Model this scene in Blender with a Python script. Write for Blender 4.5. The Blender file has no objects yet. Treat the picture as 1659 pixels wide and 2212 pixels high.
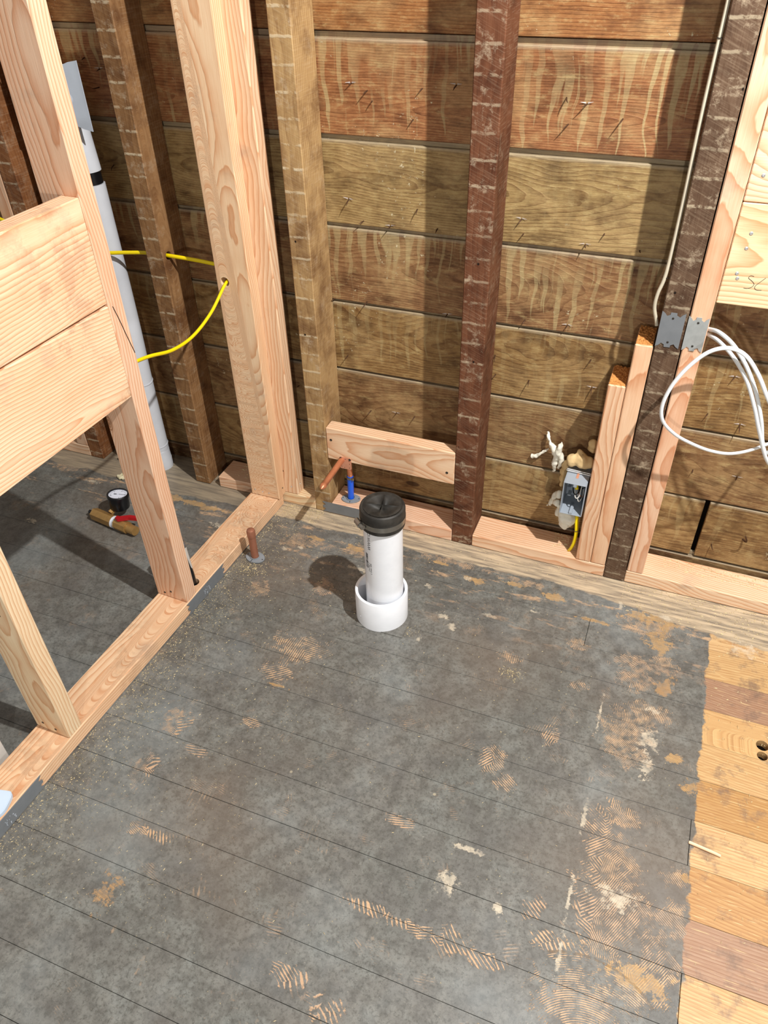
import bpy, bmesh, math, random
import numpy as np
from mathutils import Vector, Matrix

# ------------------------------------------------------------------ camera, world, lights, exposure
D = bpy.data
SC = bpy.context.scene
COL = SC.collection
def L(h):
    h = h.lstrip('#'); c = [int(h[i:i+2], 16)/255 for i in (0, 2, 4)]
    return tuple(x/12.92 if x <= .04045 else ((x+.055)/1.055)**2.4 for x in c)

cam = D.cameras.new('camera'); camo = D.objects.new('camera', cam); COL.objects.link(camo)
cam.sensor_fit = 'HORIZONTAL'; cam.sensor_width = 36; cam.lens = 1646.295/1659*36
cam.clip_start = .02
cx, cy, F = 829.5, 1106.0, 1646.295
def vray(px, py): return Vector((px-cx, -(py-cy), -F))
rx = -vray(-4400, -99).normalized(); rz = -vray(886, 3110).normalized()
ry = rz.cross(rx).normalized(); rx = ry.cross(rz)
M = Matrix((rx, ry, rz)).to_4x4(); M.translation = Vector((0, -1.50519, 1.384))
camo.matrix_world = M
SC.camera = camo

w = D.worlds.new('world'); SC.world = w; w.use_nodes = True
w.node_tree.nodes['Background'].inputs[0].default_value = (1.0, .95, .89, 1)
w.node_tree.nodes['Background'].inputs[1].default_value = .24

def lamp(name, loc, power, radius, col):
    l = D.lights.new(name, 'POINT'); l.energy = power; l.shadow_soft_size = radius; l.color = col
    o = D.objects.new(name, l); COL.objects.link(o); o.location = loc; return o
lamp('ceiling_bulb', (.64, -.86, 2.36), 225, .02, (1, .975, .94))      # hard key light, high on the right
lamp('work_lamp', (.26, -2.75, 1.02), 46, .04, (1, .97, .92))         # lower lamp behind the camera
SC.view_settings.view_transform = 'Standard'; SC.view_settings.look = 'None'
SC.view_settings.exposure = 0.50; SC.view_settings.gamma = 1; SC.view_settings.use_curve_mapping = False

R = random.Random(7)

# ------------------------------------------------------------------ node helpers
class NT:
    def __init__(s, name):
        s.m = D.materials.new(name); s.m.use_nodes = True; s.t = s.m.node_tree; s.n = s.t.nodes
        s.b = s.n['Principled BSDF']
    def node(s, t, **k):
        n = s.n.new(t)
        for a, v in k.items(): setattr(n, a, v)
        return n
    def put(s, sock, v):
        if isinstance(v, bpy.types.NodeSocket): s.t.links.new(v, sock)
        elif isinstance(v, (tuple, list)) and sock.type == 'RGBA' and len(v) == 3: sock.default_value = (*v, 1)
        else: sock.default_value = v
    def math(s, op, a, b=0.0, c=0.0, clamp=False):
        n = s.node('ShaderNodeMath', operation=op, use_clamp=clamp)
        s.put(n.inputs[0], a); s.put(n.inputs[1], b)
        if len(n.inputs) > 2: s.put(n.inputs[2], c)
        return n.outputs[0]
    def mr(s, v, a, b, c=0.0, d=1.0, smooth=False):
        n = s.node('ShaderNodeMapRange', interpolation_type='SMOOTHSTEP' if smooth else 'LINEAR')
        s.put(n.inputs[0], v)
        for i, x in enumerate((a, b, c, d)): s.put(n.inputs[i+1], x)
        return n.outputs[0]
    def vm(s, op, a, b=(0, 0, 0), c=None):
        n = s.node('ShaderNodeVectorMath', operation=op)
        s.put(n.inputs[0], a); s.put(n.inputs[1], b)
        if c is not None: s.put(n.inputs[2], c)
        return n.outputs['Value'] if op in ('LENGTH', 'DOT_PRODUCT', 'DISTANCE') else n.outputs[0]
    def noise(s, v, scale=1.0, detail=3.0, rough=.5, out=0):
        n = s.node('ShaderNodeTexNoise'); s.put(n.inputs['Vector'], v)
        n.inputs['Scale'].default_value = scale; n.inputs['Detail'].default_value = detail; n.inputs['Roughness'].default_value = rough
        return n.outputs[out]
    def vor(s, v, scale=1.0, rand=1.0, feature='F1'):
        n = s.node('ShaderNodeTexVoronoi', feature=feature); s.put(n.inputs['Vector'], v)
        n.inputs['Scale'].default_value = scale; n.inputs['Randomness'].default_value = rand
        return n
    def mix(s, f, a, b, mode='MIX'):
        n = s.node('ShaderNodeMix', data_type='RGBA', blend_type=mode)
        s.put(n.inputs[0], f); s.put(n.inputs[6], a); s.put(n.inputs[7], b)
        return n.outputs[2]
    def attr(s, name):
        return s.node('ShaderNodeAttribute', attribute_name=name)
    def sep(s, v):
        n = s.node('ShaderNodeSeparateXYZ'); s.put(n.inputs[0], v); return n.outputs
    def comb(s, x, y, z):
        n = s.node('ShaderNodeCombineXYZ'); s.put(n.inputs[0], x); s.put(n.inputs[1], y); s.put(n.inputs[2], z); return n.outputs[0]
    def bump(s, h, strength=.3, dist=.002):
        n = s.node('ShaderNodeBump'); n.inputs['Strength'].default_value = strength; n.inputs['Distance'].default_value = dist
        s.put(n.inputs['Height'], h); s.put(s.b.inputs['Normal'], n.outputs[0])
    def fin(s, col, rough=.6, metal=0.0, spec=.3):
        s.put(s.b.inputs['Base Color'], col); s.put(s.b.inputs['Roughness'], rough); s.put(s.b.inputs['Metallic'], metal)
        s.b.inputs['Specular IOR Level'].default_value = spec
        return s.m

def wood_core(t, ring=170.0, knots=True, wob=.05):
    """growth rings from board coordinates g = (along, across, depth); returns latewood 0..1, fine grain, knot mask, g parts"""
    g = t.attr('g').outputs['Vector']; s, a, d = t.sep(g)[:3]
    n1 = t.noise(t.comb(t.math('MULTIPLY', s, 1.6), t.math('MULTIPLY', a, 3.), 0.), 1, 2, .5, out=1)
    v = t.sep(n1)
    a2 = t.math('MULTIPLY_ADD', t.math('SUBTRACT', v[0], .5), wob*1.3, a)
    d2 = t.math('MULTIPLY_ADD', t.math('SUBTRACT', v[1], .5), wob*3., d)
    r = t.math('SQRT', t.math('ADD', t.math('MULTIPLY', a2, a2), t.math('MULTIPLY', d2, d2)))
    n2 = t.noise(t.comb(t.math('MULTIPLY', s, 14.), t.math('MULTIPLY', a, 40.), t.math('MULTIPLY', d, 40.)), 1, 2)
    r = t.math('MULTIPLY_ADD', n2, .006, r)
    km = 0.0; kd = None
    if knots:
        vo = t.vor(t.comb(t.math('MULTIPLY', s, 3.4), t.math('MULTIPLY', a, 8.5), 0.), 1, 1)
        dist = vo.outputs['Distance']; rnd = t.sep(vo.outputs['Color'])[0]
        on = t.math('GREATER_THAN', rnd, .58)
        warp = t.math('MULTIPLY', t.mr(dist, .0, .30, 1., 0., True), on)
        r = t.math('MULTIPLY_ADD', warp, .016, r)
        km = t.math('MULTIPLY', t.mr(dist, .055, .085, 1., 0., True), on)
        kd = dist
    ph = t.math('FRACT', t.math('MULTIPLY', r, ring))
    late = t.math('MULTIPLY', t.math('POWER', ph, 2.2), t.mr(ph, .93, 1., 1., 0.))
    fine = t.noise(t.comb(t.math('MULTIPLY', s, 22.), t.math('MULTIPLY', a, 520.), t.math('MULTIPLY', d, 520.)), 1, 2)
    return late, fine, km, kd, (s, a, d)

def tint(t):
    return t.node('ShaderNodeObjectInfo').outputs['Color']

def mat_new():
    t = NT('new_lumber'); late, fine, km, kd, (s, a, d) = wood_core(t, 150)
    base = tint(t)
    c = t.mix(t.math('MULTIPLY', late, .8), base, t.mix(1., base, L('#d6a47c'), 'MULTIPLY'))
    blotch = t.noise(t.comb(t.math('MULTIPLY', s, 3.), t.math('MULTIPLY', a, 14.), t.math('MULTIPLY', d, 14.)), 1, 3)
    c = t.mix(t.mr(blotch, .42, .72, 0., .45), c, t.mix(1., c, L('#f4d8c2'), 'MULTIPLY'))
    c = t.mix(t.mr(fine, .35, .7, 0., .22), c, t.mix(1., c, L('#d9b48c'), 'MULTIPLY'))
    if kd is not None:
        kr = t.math('MULTIPLY_ADD', t.math('SINE', t.math('MULTIPLY', kd, 260.)), .25, .6)
        c = t.mix(t.math('MULTIPLY', km, kr), c, L('#8a5a36'))
    pos = t.node('ShaderNodeNewGeometry').outputs['Position']
    dirt = t.noise(pos, 9, 5, .65)
    c = t.mix(t.mr(dirt, .60, .74, 0., .35), c, L('#8d8175'))
    alp = t.node('ShaderNodeObjectInfo').outputs['Alpha']
    sm_ = t.math('MULTIPLY', t.mr(t.noise(pos, 14, 8, .75), .50, .58, 0., 1.), t.mr(t.noise(pos, 5, 1), .45, .6, 0., 1.))
    c = t.mix(t.math('MULTIPLY', sm_, t.math('SUBTRACT', 1., alp)), c, L('#4f463c'))
    dv = t.vor(t.comb(t.math('MULTIPLY', s, 9.), t.math('MULTIPLY', a, 22.), 0.), 1, 1)
    dot = t.math('MULTIPLY', t.mr(dv.outputs['Distance'], .02, .035, 1., 0.), t.math('GREATER_THAN', t.sep(dv.outputs['Color'])[1], .84))
    c = t.mix(dot, c, L('#3a261a'))
    t.bump(t.math('ADD', t.math('MULTIPLY', late, .6), t.math('MULTIPLY', fine, .4)), .35, .0012)
    return t.fin(c, .62, 0, .25)

def mat_sheath():
    t = NT('old_sheathing'); late, fine, km, kd, (s, a, d) = wood_core(t, 200, wob=.045)
    base = tint(t); v = t.attr('v').outputs['Fac']     # v: 0 bottom edge, 1 top edge
    c = t.mix(t.math('MULTIPLY', late, .62), base, t.mix(1., base, L('#96684a'), 'MULTIPLY'))
    c = t.mix(t.mr(fine, .35, .7, 0., .4), c, t.mix(1., c, L('#b9936a'), 'MULTIPLY'))
    pos = t.node('ShaderNodeNewGeometry').outputs['Position']; P = t.sep(pos)
    big = t.noise(t.comb(t.math('MULTIPLY', P[0], 6.), 0., t.math('MULTIPLY', P[2], 9.)), 1, 3, .6)
    c = t.mix(t.mr(big, .48, .60, 0., .55), c, t.mix(.6, c, L('#b5986a')))           # olive-yellow staining
    big2 = t.noise(t.comb(t.math('MULTIPLY', P[0], 9.), 4., t.math('MULTIPLY', P[2], 15.)), 1, 4, .6)
    c = t.mix(t.mr(big2, .50, .70, 0., .65), c, t.mix(1., c, L('#6d4a30'), 'MULTIPLY'))
    fm = t.noise(t.comb(t.math('MULTIPLY', P[0], 24.), 2., t.math('MULTIPLY', P[2], 60.)), 1, 7, .75)
    c = t.mix(t.mr(fm, .50, .66, 0., .45), c, t.mix(1., c, L('#6a4c36'), 'MULTIPLY'))
    c = t.mix(t.mr(fm, .48, .34, 0., .40), c, L('#c4b07c'))
    # lime runs that start at the top edge of a board
    al = t.node('ShaderNodeObjectInfo').outputs['Alpha']
    xw = t.math('MULTIPLY_ADD', t.noise(t.comb(t.math('MULTIPLY', P[0], 9.), 0., t.math('MULTIPLY', P[2], 7.)), 1, 2), .05, P[0])
    col = t.noise(t.comb(t.math('MULTIPLY', xw, 55.), a, 0.), 1, 2, .4)
    ln = t.noise(t.comb(t.math('MULTIPLY', P[0], 30.), t.math('MULTIPLY', a, 3.), 7.), 1, 2)
    reach = t.math('SUBTRACT', 1.0, t.mr(ln, .25, .75, .25, 1.5))
    thr = t.math('MULTIPLY_ADD', t.math('SUBTRACT', 1.0, v), .10, .485)
    run = t.math('MULTIPLY', t.mr(col, thr, t.math('ADD', thr, .025), 0., 1.), t.mr(v, reach, t.math('ADD', reach, .04), 0., 1.))
    run = t.math('MULTIPLY', run, al)
    thin = t.noise(t.comb(t.math('MULTIPLY', xw, 120.), t.math('MULTIPLY', a, 2.), 3.), 1, 3, .6)
    thin = t.math('MULTIPLY', t.mr(thin, .60, .66, 0., .8), t.mr(ln, .5, .35, 0., 1.))
    run = t.math('MAXIMUM', t.math('MULTIPLY', run, t.mr(t.noise(t.comb(t.math('MULTIPLY', P[0], 4.), 0., t.math('MULTIPLY', P[2], 5.)), 1, 2), .38, .56, .12, 1.)), t.math('MULTIPLY', thin, al))
    run = t.math('MULTIPLY', run, t.mr(t.noise(pos, 90, 4, .7), .3, .6, .55, 1.))
    c = t.mix(t.math('MULTIPLY', run, .66), c, L('#b5a578'))
    # plaster dust specks
    sp = t.noise(pos, 70, 5, .75); zone = t.noise(pos, 5, 2)
    thr2 = t.mr(zone, .40, .62, .72, .61)
    spk = t.mr(sp, thr2, t.math('ADD', thr2, .02), 0., 1.)
    c = t.mix(t.math('MULTIPLY', spk, .75), c, L('#d8cba8'))
    if kd is not None: c = t.mix(t.math('MULTIPLY', km, .85), c, L('#3c2413'))
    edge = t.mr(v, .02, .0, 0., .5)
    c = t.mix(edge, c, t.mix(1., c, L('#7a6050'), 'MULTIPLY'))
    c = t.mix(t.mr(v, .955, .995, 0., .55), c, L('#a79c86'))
    t.bump(t.math('ADD', t.math('MULTIPLY', late, .5), t.math('ADD', t.math('MULTIPLY', fine, .5), t.math('MULTIPLY', spk, .8))), .6, .0018)
    return t.fin(c, .55, 0, .3)

def mat_oldstud():
    t = NT('old_stud_wood'); late, fine, km, kd, (s, a, d) = wood_core(t, 120, knots=False)
    base = tint(t); pos = t.node('ShaderNodeNewGeometry').outputs['Position']; P = t.sep(pos)
    c = t.mix(t.math('MULTIPLY', late, .4), base, t.mix(1., base, L('#9a7556'), 'MULTIPLY'))
    c = t.mix(t.mr(fine, .35, .7, 0., .4), c, t.mix(1., c, L('#b08a68'), 'MULTIPLY'))
    bl = t.noise(pos, 13, 4, .65)
    c = t.mix(t.mr(bl, .45, .68, 0., .7), c, t.mix(1., c, L('#8a6a58'), 'MULTIPLY'))
    saw = t.noise(t.comb(t.math('MULTIPLY', a, 22.), t.math('MULTIPLY', d, 22.), t.math('MULTIPLY', t.math('ADD', s, t.math('MULTIPLY', a, .45)), 420.)), 1, 2)
    c = t.mix(t.mr(saw, .5, .75, 0., .10), c, t.mix(1., c, L('#e0c8a8'), 'SCREEN'))
    front = t.mr(t.sep(t.node('ShaderNodeNewGeometry').outputs['Normal'])[1], -.9, -.6, 1., 0.)
    al = t.node('ShaderNodeObjectInfo').outputs['Alpha']
    # plaster keys left between the laths
    wob = t.noise(t.comb(t.math('MULTIPLY', P[0], 60.), 0., t.math('MULTIPLY', P[2], 30.)), 1, 3)
    z = t.math('DIVIDE', t.math('MULTIPLY_ADD', wob, .007, P[2]), .0478)
    fr = t.math('ABSOLUTE', t.math('SUBTRACT', t.math('FRACT', z), .5))
    line = t.mr(fr, .035, .075, 1., 0.)
    gate = t.noise(t.comb(t.math('MULTIPLY', P[0], 45.), 0., t.math('MULTIPLY', P[2], 55.)), 1, 4, .7)
    lm = t.math('MULTIPLY', t.math('MULTIPLY', line, t.mr(gate, .42, .52, 0., 1.)), front)
    lm = t.math('MULTIPLY', lm, t.math('MULTIPLY', al, t.mr(t.noise(t.comb(0., 0., t.math('MULTIPLY', P[2], 9.)), 1, 2), .35, .6, .25, 1.)))
    c = t.mix(t.math('MULTIPLY', lm, .72), c, L('#d6c8aa'))
    sm = t.math('MULTIPLY', t.mr(t.noise(pos, 24, 7, .8), .54, .66, 0., .6), t.mr(front, 0., 1., .35, 1.))
    c = t.mix(sm, c, L('#bfae94'))
    # lath nail holes
    vo = t.vor(t.comb(t.math('MULTIPLY', a, 24.), 0., t.math('DIVIDE', P[2], .0478)), 1, .75)
    hole = t.math('MULTIPLY', t.mr(vo.outputs['Distance'], .045, .07, 1., 0.), front)
    c = t.mix(hole, c, L('#1c120c'))
    t.bump(t.math('ADD', t.math('MULTIPLY', saw, .4), t.math('MULTIPLY', lm, .9)), .35, .0016)
    return t.fin(c, .68, 0, .2)

def mat_floor():
    t = NT('floor_mastic_on_boards'); late, fine, km, kd, (s, a, d) = wood_core(t, 170)
    pos = t.node('ShaderNodeNewGeometry').outputs['Position']; P = t.sep(pos)
    p2 = t.comb(P[0], P[1], 0.)
    base = tint(t)
    w_ = t.mix(t.math('MULTIPLY', late, .55), base, t.mix(1., base, L('#b98e66'), 'MULTIPLY'))
    w_ = t.mix(t.mr(fine, .35, .7, 0., .4), w_, t.mix(1., w_, L('#cda27a'), 'MULTIPLY'))
    scr = t.noise(t.comb(t.math('MULTIPLY', P[0], 20.), t.math('MULTIPLY', P[1], 330.), 0.), 1, 3)
    w_ = t.mix(t.mr(scr, .62, .68, 0., .55), w_, L('#e2c795'))
    dk = t.noise(p2, 16, 5, .7)
    w_ = t.mix(t.mr(dk, .53, .66, 0., .7), w_, L('#705c50'))
    # mastic
    n1 = t.noise(p2, 3.2, 4, .6); n2 = t.noise(p2, 45, 5, .7); n3 = t.noise(p2, 11, 4, .6)
    mc = t.mix(t.mr(n1, .35, .65, 0., 1.), L('#6c6d68'), L('#807e78'))
    mc = t.mix(t.mr(n3, .45, .7, 0., .7), mc, L('#5a5856'))
    mc = t.mix(t.mr(n3, .5, .3, 0., .35), mc, L('#868d8c'))
    mc = t.mix(t.mr(n2, .42, .62, 0., .6), mc, L('#4b4945'))
    crk = t.noise(p2, 150, 5, .8)
    mc = t.mix(t.mr(crk, .50, .60, 0., .6), mc, L('#45443f'))
    mc = t.mix(t.mr(n1, .52, .68, 0., .45), mc, L('#7d8688'))
    dots = t.vor(p2, 9, 1); mc = t.mix(t.math('MULTIPLY', t.mr(dots.outputs['Distance'], .022, .032, .8, 0.), t.math('GREATER_THAN', t.sep(dots.outputs['Color'])[2], .72)), mc, L('#a39c88'))
    lightsp = t.mr(t.noise(p2, 210, 3, .7), .66, .72, 0., .55)
    mc = t.mix(lightsp, mc, L('#a8a294'))
    brown = t.noise(t.comb(P[0], P[1], 3.), 2.3, 3)
    mc = t.mix(t.mr(brown, .50, .68, 0., .45), mc, L('#6e6053'))
    # patches where the mastic is scraped away
    def field(lst):
        m = None
        for x, y, ax, ay in lst:
            q = t.vm('LENGTH', t.vm('MULTIPLY_ADD', p2, (1/ax, 1/ay, 0), (-x/ax, -y/ay, 0)))
            m = q if m is None else t.math('MINIMUM', m, q)
        return m
    COMB = [(-0.756,-0.134,.05,.02),(-0.82,-0.147,.045,.03),(-0.646,-0.133,.03,.02),(-0.393,-0.078,.1,.014),(-0.673,-0.283,.03,.03),(-0.83,-0.34,.03,.03),(-0.651,-0.487,.06,.04),(-0.66,-0.564,.04,.03),(0.123,-0.126,.07,.045),(0.099,-0.283,.045,.05),(0.156,-0.248,.03,.03),(0.103,-0.463,.05,.07),(0.141,-0.387,.05,.03),(0.091,-0.694,.03,.05),(0.117,-0.758,.05,.08),(0.135,-0.821,.07,.045),(0.127,-0.872,.05,.05),(0.18,-0.935,.05,.03),(0.101,-0.993,.07,.05),(0.212,-0.894,.035,.04),(0.227,-0.811,.03,.03),(0.228,-0.734,.03,.02),(-0.145,-0.614,.025,.035),(-0.106,-0.655,.02,.02),(-0.277,-0.802,.03,.012),(-0.273,-0.975,.06,.01),(-0.177,-0.98,.06,.012),(-0.113,-0.971,.025,.02),(-0.062,-0.983,.03,.015),(-0.803,-0.763,.03,.03),(-0.8,-0.87,.03,.02),(-0.713,-0.996,.05,.01),(-0.728,-0.808,.03,.01),(-0.653,-0.707,.03,.01),(0.118,-0.644,.03,.03),(-0.001,-0.872,.02,.02),(0.049,-0.918,.04,.02),(-0.352,-1.123,.03,.02),(-0.276,-1.144,.03,.02),(-0.175,-0.341,.03,.015),(-0.011,-0.365,.02,.02),(-1.646,-0.075,.05,.02),(-0.042,-0.517,.015,.03),(-0.033,-0.244,.02,.02),(-.2,-.09,.06,.012)]
    SOLID = [(-0.764,-0.116,.03,.008),(-0.653,-0.116,.02,.012),(-0.425,-0.092,.05,.006),(-0.314,-0.125,.03,.01),(-0.222,-0.104,.03,.008),(-0.114,-0.114,.03,.012),(-0.014,-0.16,.04,.006),(0.125,-0.105,.065,.026),(0.14,-0.18,.03,.03),(0.17,-0.30,.02,.03),(0.186,-0.925,.05,.022),(0.246,-0.534,.02,.02),(0.206,-0.483,.02,.01),(0.272,-0.921,.03,.03),(-1.161,-0.097,.11,.012),(-1.243,-0.092,.04,.01),(-0.642,-0.599,.03,.003),(-0.717,-1.118,.02,.03),(0.243,-0.728,.01,.01),(-0.964,-0.297,.02,.01)]
    WHITE = [(-0.836,-0.179,.014,.008),(-0.799,-0.165,.01,.006),(-0.719,-0.198,.012,.006),(-0.617,-0.186,.03,.009),(-0.355,-0.269,.02,.012),(-0.329,-0.295,.013,.012),(-0.39,-0.358,.006,.01),(-0.426,-0.184,.012,.01),(0.33,-0.133,.03,.022),(0.151,-0.091,.016,.011),(0.106,-0.1,.008,.005),(0.042,-0.09,.006,.02),(-0.157,-0.18,.012,.006),(0.149,-0.458,.025,.03),(0.152,-0.526,.014,.03),(0.15,-0.378,.015,.008),(-0.136,-0.812,.035,.006),(-0.154,-0.883,.022,.022),(-0.053,-0.896,.012,.01),(0.132,-0.805,.04,.02),(0.045,-0.42,.003,.05),(0.054,-0.67,.005,.04),(0.056,-0.83,.004,.05),(0.058,-0.93,.004,.05),(-0.339,-0.125,.012,.008),(-0.249,-0.23,.02,.006),(-1.53,-0.11,.02,.008),(-1.574,-0.324,.02,.01),(-1.411,-0.221,.02,.01),(-1.054,-0.158,.03,.012)]
    rag = t.math('SUBTRACT', t.noise(p2, 30, 8, .78), .5)
    fc = t.mr(t.math('MULTIPLY_ADD', rag, 5.2, field(COMB)), 1.0, .8, 0., 1.)
    fs = t.mr(t.math('MULTIPLY_ADD', rag, 6.5, field(SOLID)), .9, .75, 0., 1.)
    fw = t.mr(t.math('MULTIPLY_ADD', t.math('SUBTRACT', t.noise(p2, 60, 7, .8), .5), 6.5, field(WHITE)), .8, .5, 0., 1.)
    # trowel-comb strokes: straight to gently curved, each stroke cell with its own direction
    vo = t.vor(t.vm('ADD', p2, t.vm('SCALE', t.noise(p2, 7, 2, .5, out=1), (0, 0, 0))), 4.5, 1)
    ang = t.math('MULTIPLY', t.math('SUBTRACT', t.sep(vo.outputs['Color'])[0], .5), 1.7)
    ang = t.math('ADD', ang, t.mr(P[0], -.8, .1, -.55, .05))
    rad = t.math('ADD', t.math('MULTIPLY', P[0], t.math('COSINE', ang)), t.math('MULTIPLY', P[1], t.math('SINE', ang)))
    bow = t.noise(p2, 6, 1)
    for ax, ay, bx_, by_, w1, w2 in ((.125, -1.08, .11, -1.0, .12, .085), (.16, -.40, .115, -.47, .075, .085)):   # two sweeping fans
        inside = t.mr(t.vm('LENGTH', t.vm('MULTIPLY_ADD', p2, (1/w1, 1/w2, 0), (-bx_/w1, -by_/w2, 0))), .95, 1.0, 1., 0.)
        fan = t.vm('LENGTH', t.vm('SUBTRACT', p2, (ax, ay, 0)))
        rad = t.math('ADD', t.math('MULTIPLY', rad, t.math('SUBTRACT', 1., inside)), t.math('MULTIPLY', fan, inside))
    teeth = t.math('FRACT', t.math('MULTIPLY', t.math('MULTIPLY_ADD', bow, .011, rad), 300.))
    tj = t.noise(p2, 55, 4, .6)
    stripes = t.mr(t.math('ADD', t.math('ABSOLUTE', t.math('SUBTRACT', teeth, .5)), t.math('MULTIPLY', t.math('SUBTRACT', tj, .5), 1.1)), .29, .40, 0., 1.)
    scat = t.mr(t.noise(t.comb(P[0], P[1], 5.), 13, 6, .72), .57, .66, 0., .5)      # faint extra scratches
    streaky = t.mr(t.noise(t.comb(t.math('MULTIPLY', P[0], 7.), t.math('MULTIPLY', P[1], 34.), 9.), 1, 5, .7), .565, .62, 0., 1.)
    streaky = t.math('MULTIPLY', streaky, t.mr(P[1], -.32, -.10, 0., 1.))
    fc = t.math('MAXIMUM', fc, t.math('MULTIPLY', scat, .8))
    comb = t.math('MULTIPLY', fc, stripes)
    comb = t.math('MAXIMUM', comb, t.math('MULTIPLY', streaky, t.mr(tj, .4, .55, .1, .9)))
    combw = t.mix(.8, w_, L('#c2a283'))
    # unpainted strip along the wall, wider to the right; bare boards on the right
    wob = t.math('MULTIPLY', t.math('SUBTRACT', t.noise(p2, 9, 5, .6), .5), .06)
    lim = t.mr(P[0], -.05, .38, -.067, -.125)
    strip = t.mr(t.math('ADD', t.math('SUBTRACT', P[1], lim), wob), -.003, .003, 0., 1.)
    lwob = t.math('MULTIPLY', t.math('SUBTRACT', t.noise(p2, 26, 5, .6), .5), .035)
    right = t.mr(t.math('ADD', P[0], lwob), .250, .253, 0., 1.)
    rough_wood = t.mix(t.mr(t.noise(t.comb(t.math('MULTIPLY', P[0], 9.), t.math('MULTIPLY', P[1], 110.), 0.), 1, 6, .65), .38, .62, 0., 1.), L('#85796a'), L('#c8b598'))
    leftroom = t.mr(P[0], -.95, -1.02, 0., .55)
    rough_wood = t.mix(leftroom, rough_wood, L('#6f675a'))
    c = t.mix(comb, mc, combw)
    c = t.mix(t.math('MULTIPLY', fs, t.math('MULTIPLY_ADD', stripes, .35, t.mr(n2, .35, .6, .35, .65))), c, t.mix(.6, w_, L('#b8935e')))
    c = t.mix(right, c, w_)
    c = t.mix(strip, c, rough_wood)
    c = t.mix(t.math('MULTIPLY', fw, t.mr(n2, .35, .65, .2, .85)), c, L('#cfc3ad'))
    bare = t.math('MAXIMUM', right, strip)
    h = t.math('ADD', t.math('MULTIPLY', n2, .5), t.math('MULTIPLY', t.math('SUBTRACT', 1., t.math('MAXIMUM', comb, bare)), .5))
    t.bump(h, .45, .0014)
    return t.fin(c, t.mr(n3, .3, .7, .34, .50), 0, .5)

def mat_plain(name, col, rough=.5, metal=0, spec=.4, var=.0, vs=40, bump=0, col2=None):
    t = NT(name); pos = t.node('ShaderNodeTexCoord').outputs['Object']
    n = t.noise(pos, vs, 4, .6)
    c = t.mix(t.mr(n, .4, .7, 0., var), col, col2 or tuple(x*.45 for x in col))
    if bump: t.bump(n, bump, .0015)
    return t.fin(c, rough, metal, spec)

MN, MS, MO, MF = mat_new(), mat_sheath(), mat_oldstud(), mat_floor()
M_pvc = mat_plain('white_pvc', L('#eceff4'), .28, 0, .5, .10, 28, 0, L('#a6a8b0'))
M_rub = mat_plain('black_rubber', L('#201f1d'), .55, 0, .4, .5, 35, .15, L('#4a4640'))
M_steel = mat_plain('galvanised_steel', L('#a9aeae'), .42, .35, .5, .4, 60, .05, L('#858b8c'))
M_dsteel = mat_plain('dull_steel', L('#80858a'), .42, .35, .5, .3, 30, .05, L('#646a70'))
M_wsteel = mat_plain('pale_zinc_plate', L('#c3ccd8'), .4, .25, .5, .1, 20)
M_clamp = mat_plain('stainless_band', L('#a5a29c'), .25, .95, .5)
M_cu = mat_plain('copper', L('#cf8660'), .36, .45, .5, .35, 30, 0, L('#8a4f36'))
M_cuold = mat_plain('aged_copper', L('#a87058'), .42, .4, .5, .35, 30, 0, L('#7d543e'))
M_cubr = mat_plain('copper_bracket', L('#d79a7c'), .5, .25, .4, .2, 50)
M_brass = mat_plain('brass', L('#b08a52'), .4, .45, .5, .4, 45, 0, L('#6f5630'))
M_blue = mat_plain('blue_plastic', L('#0f5fe6'), .35, 0, .5)
M_gplas = mat_plain('grey_plastic', L('#8a9096'), .5, 0, .4, .25, 40)
M_yel = mat_plain('yellow_cable_jacket', L('#eed400'), .38, 0, .5, .15, 60, 0, L('#b89b00'))
M_wcab = mat_plain('white_cable_jacket', L('#dde3e6'), .4, 0, .5, .08, 90)
M_gcab = mat_plain('beige_cable_jacket', L('#c6bda8'), .45, 0, .4, .2, 60)
M_box = mat_plain('blue_grey_box_plastic', L('#9aa3ad'), .4, 0, .5, .1, 20)
M_foam = mat_plain('cured_foam', L('#d8bd8c'), .75, 0, .2, .4, 50, .4, L('#b08d5a'))
M_foamw = mat_plain('white_foam', L('#ebe8da'), .7, 0, .2, .25, 50, .3, L('#cfc6a4'))
M_plaster = mat_plain('plaster_crumb', L('#ddd5b4'), .85, 0, .1, .4, 90, .5, L('#a59a6c'))
M_black = mat_plain('black_plastic', L('#0e0f12'), .3, 0, .5)
M_red = mat_plain('red_handle', L('#a5141c'), .4, 0, .5)
M_face = mat_plain('gauge_face', L('#dfe4f2'), .3, 0, .5)
M_ink = mat_plain('black_ink', L('#232326'), .6, 0, .2)
M_foil = mat_plain('silver_foil', L('#b8bcc4'), .2, .95, .5, .5, 90, .6)
M_white = mat_plain('white_board', L('#c9c6c0'), .6, 0, .3, .2, 30)
M_pblue = mat_plain('pale_blue_plastic', L('#c4d6ea'), .35, 0, .5, .05, 30)
M_dark = mat_plain('gap_shade', L('#120d0a'), .9, 0, .05)  # near-black standing in for shade in gaps, holes and cracks
M_scr = mat_plain('screw_metal', L('#4a4640'), .4, .8, .5)
M_scrb = mat_plain('bright_screw', L('#d5d5d5'), .3, .8, .5)
M_dust = mat_plain('sawdust', L('#e2cfa2'), .9, 0, .1, .4, 80)
M_nail = mat_plain('rusty_nail', L('#5a4030'), .6, .5, .3, .5, 90)
M_sleeve = mat_plain('white_wrap', L('#c9ccd2'), .5, 0, .35, .3, 14, .35, L('#a9adb6'))
M_endg = mat_plain('rough_end_grain', L('#c98d52'), .85, 0, .1, .6, 120, .8, L('#8a5526'))

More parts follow.
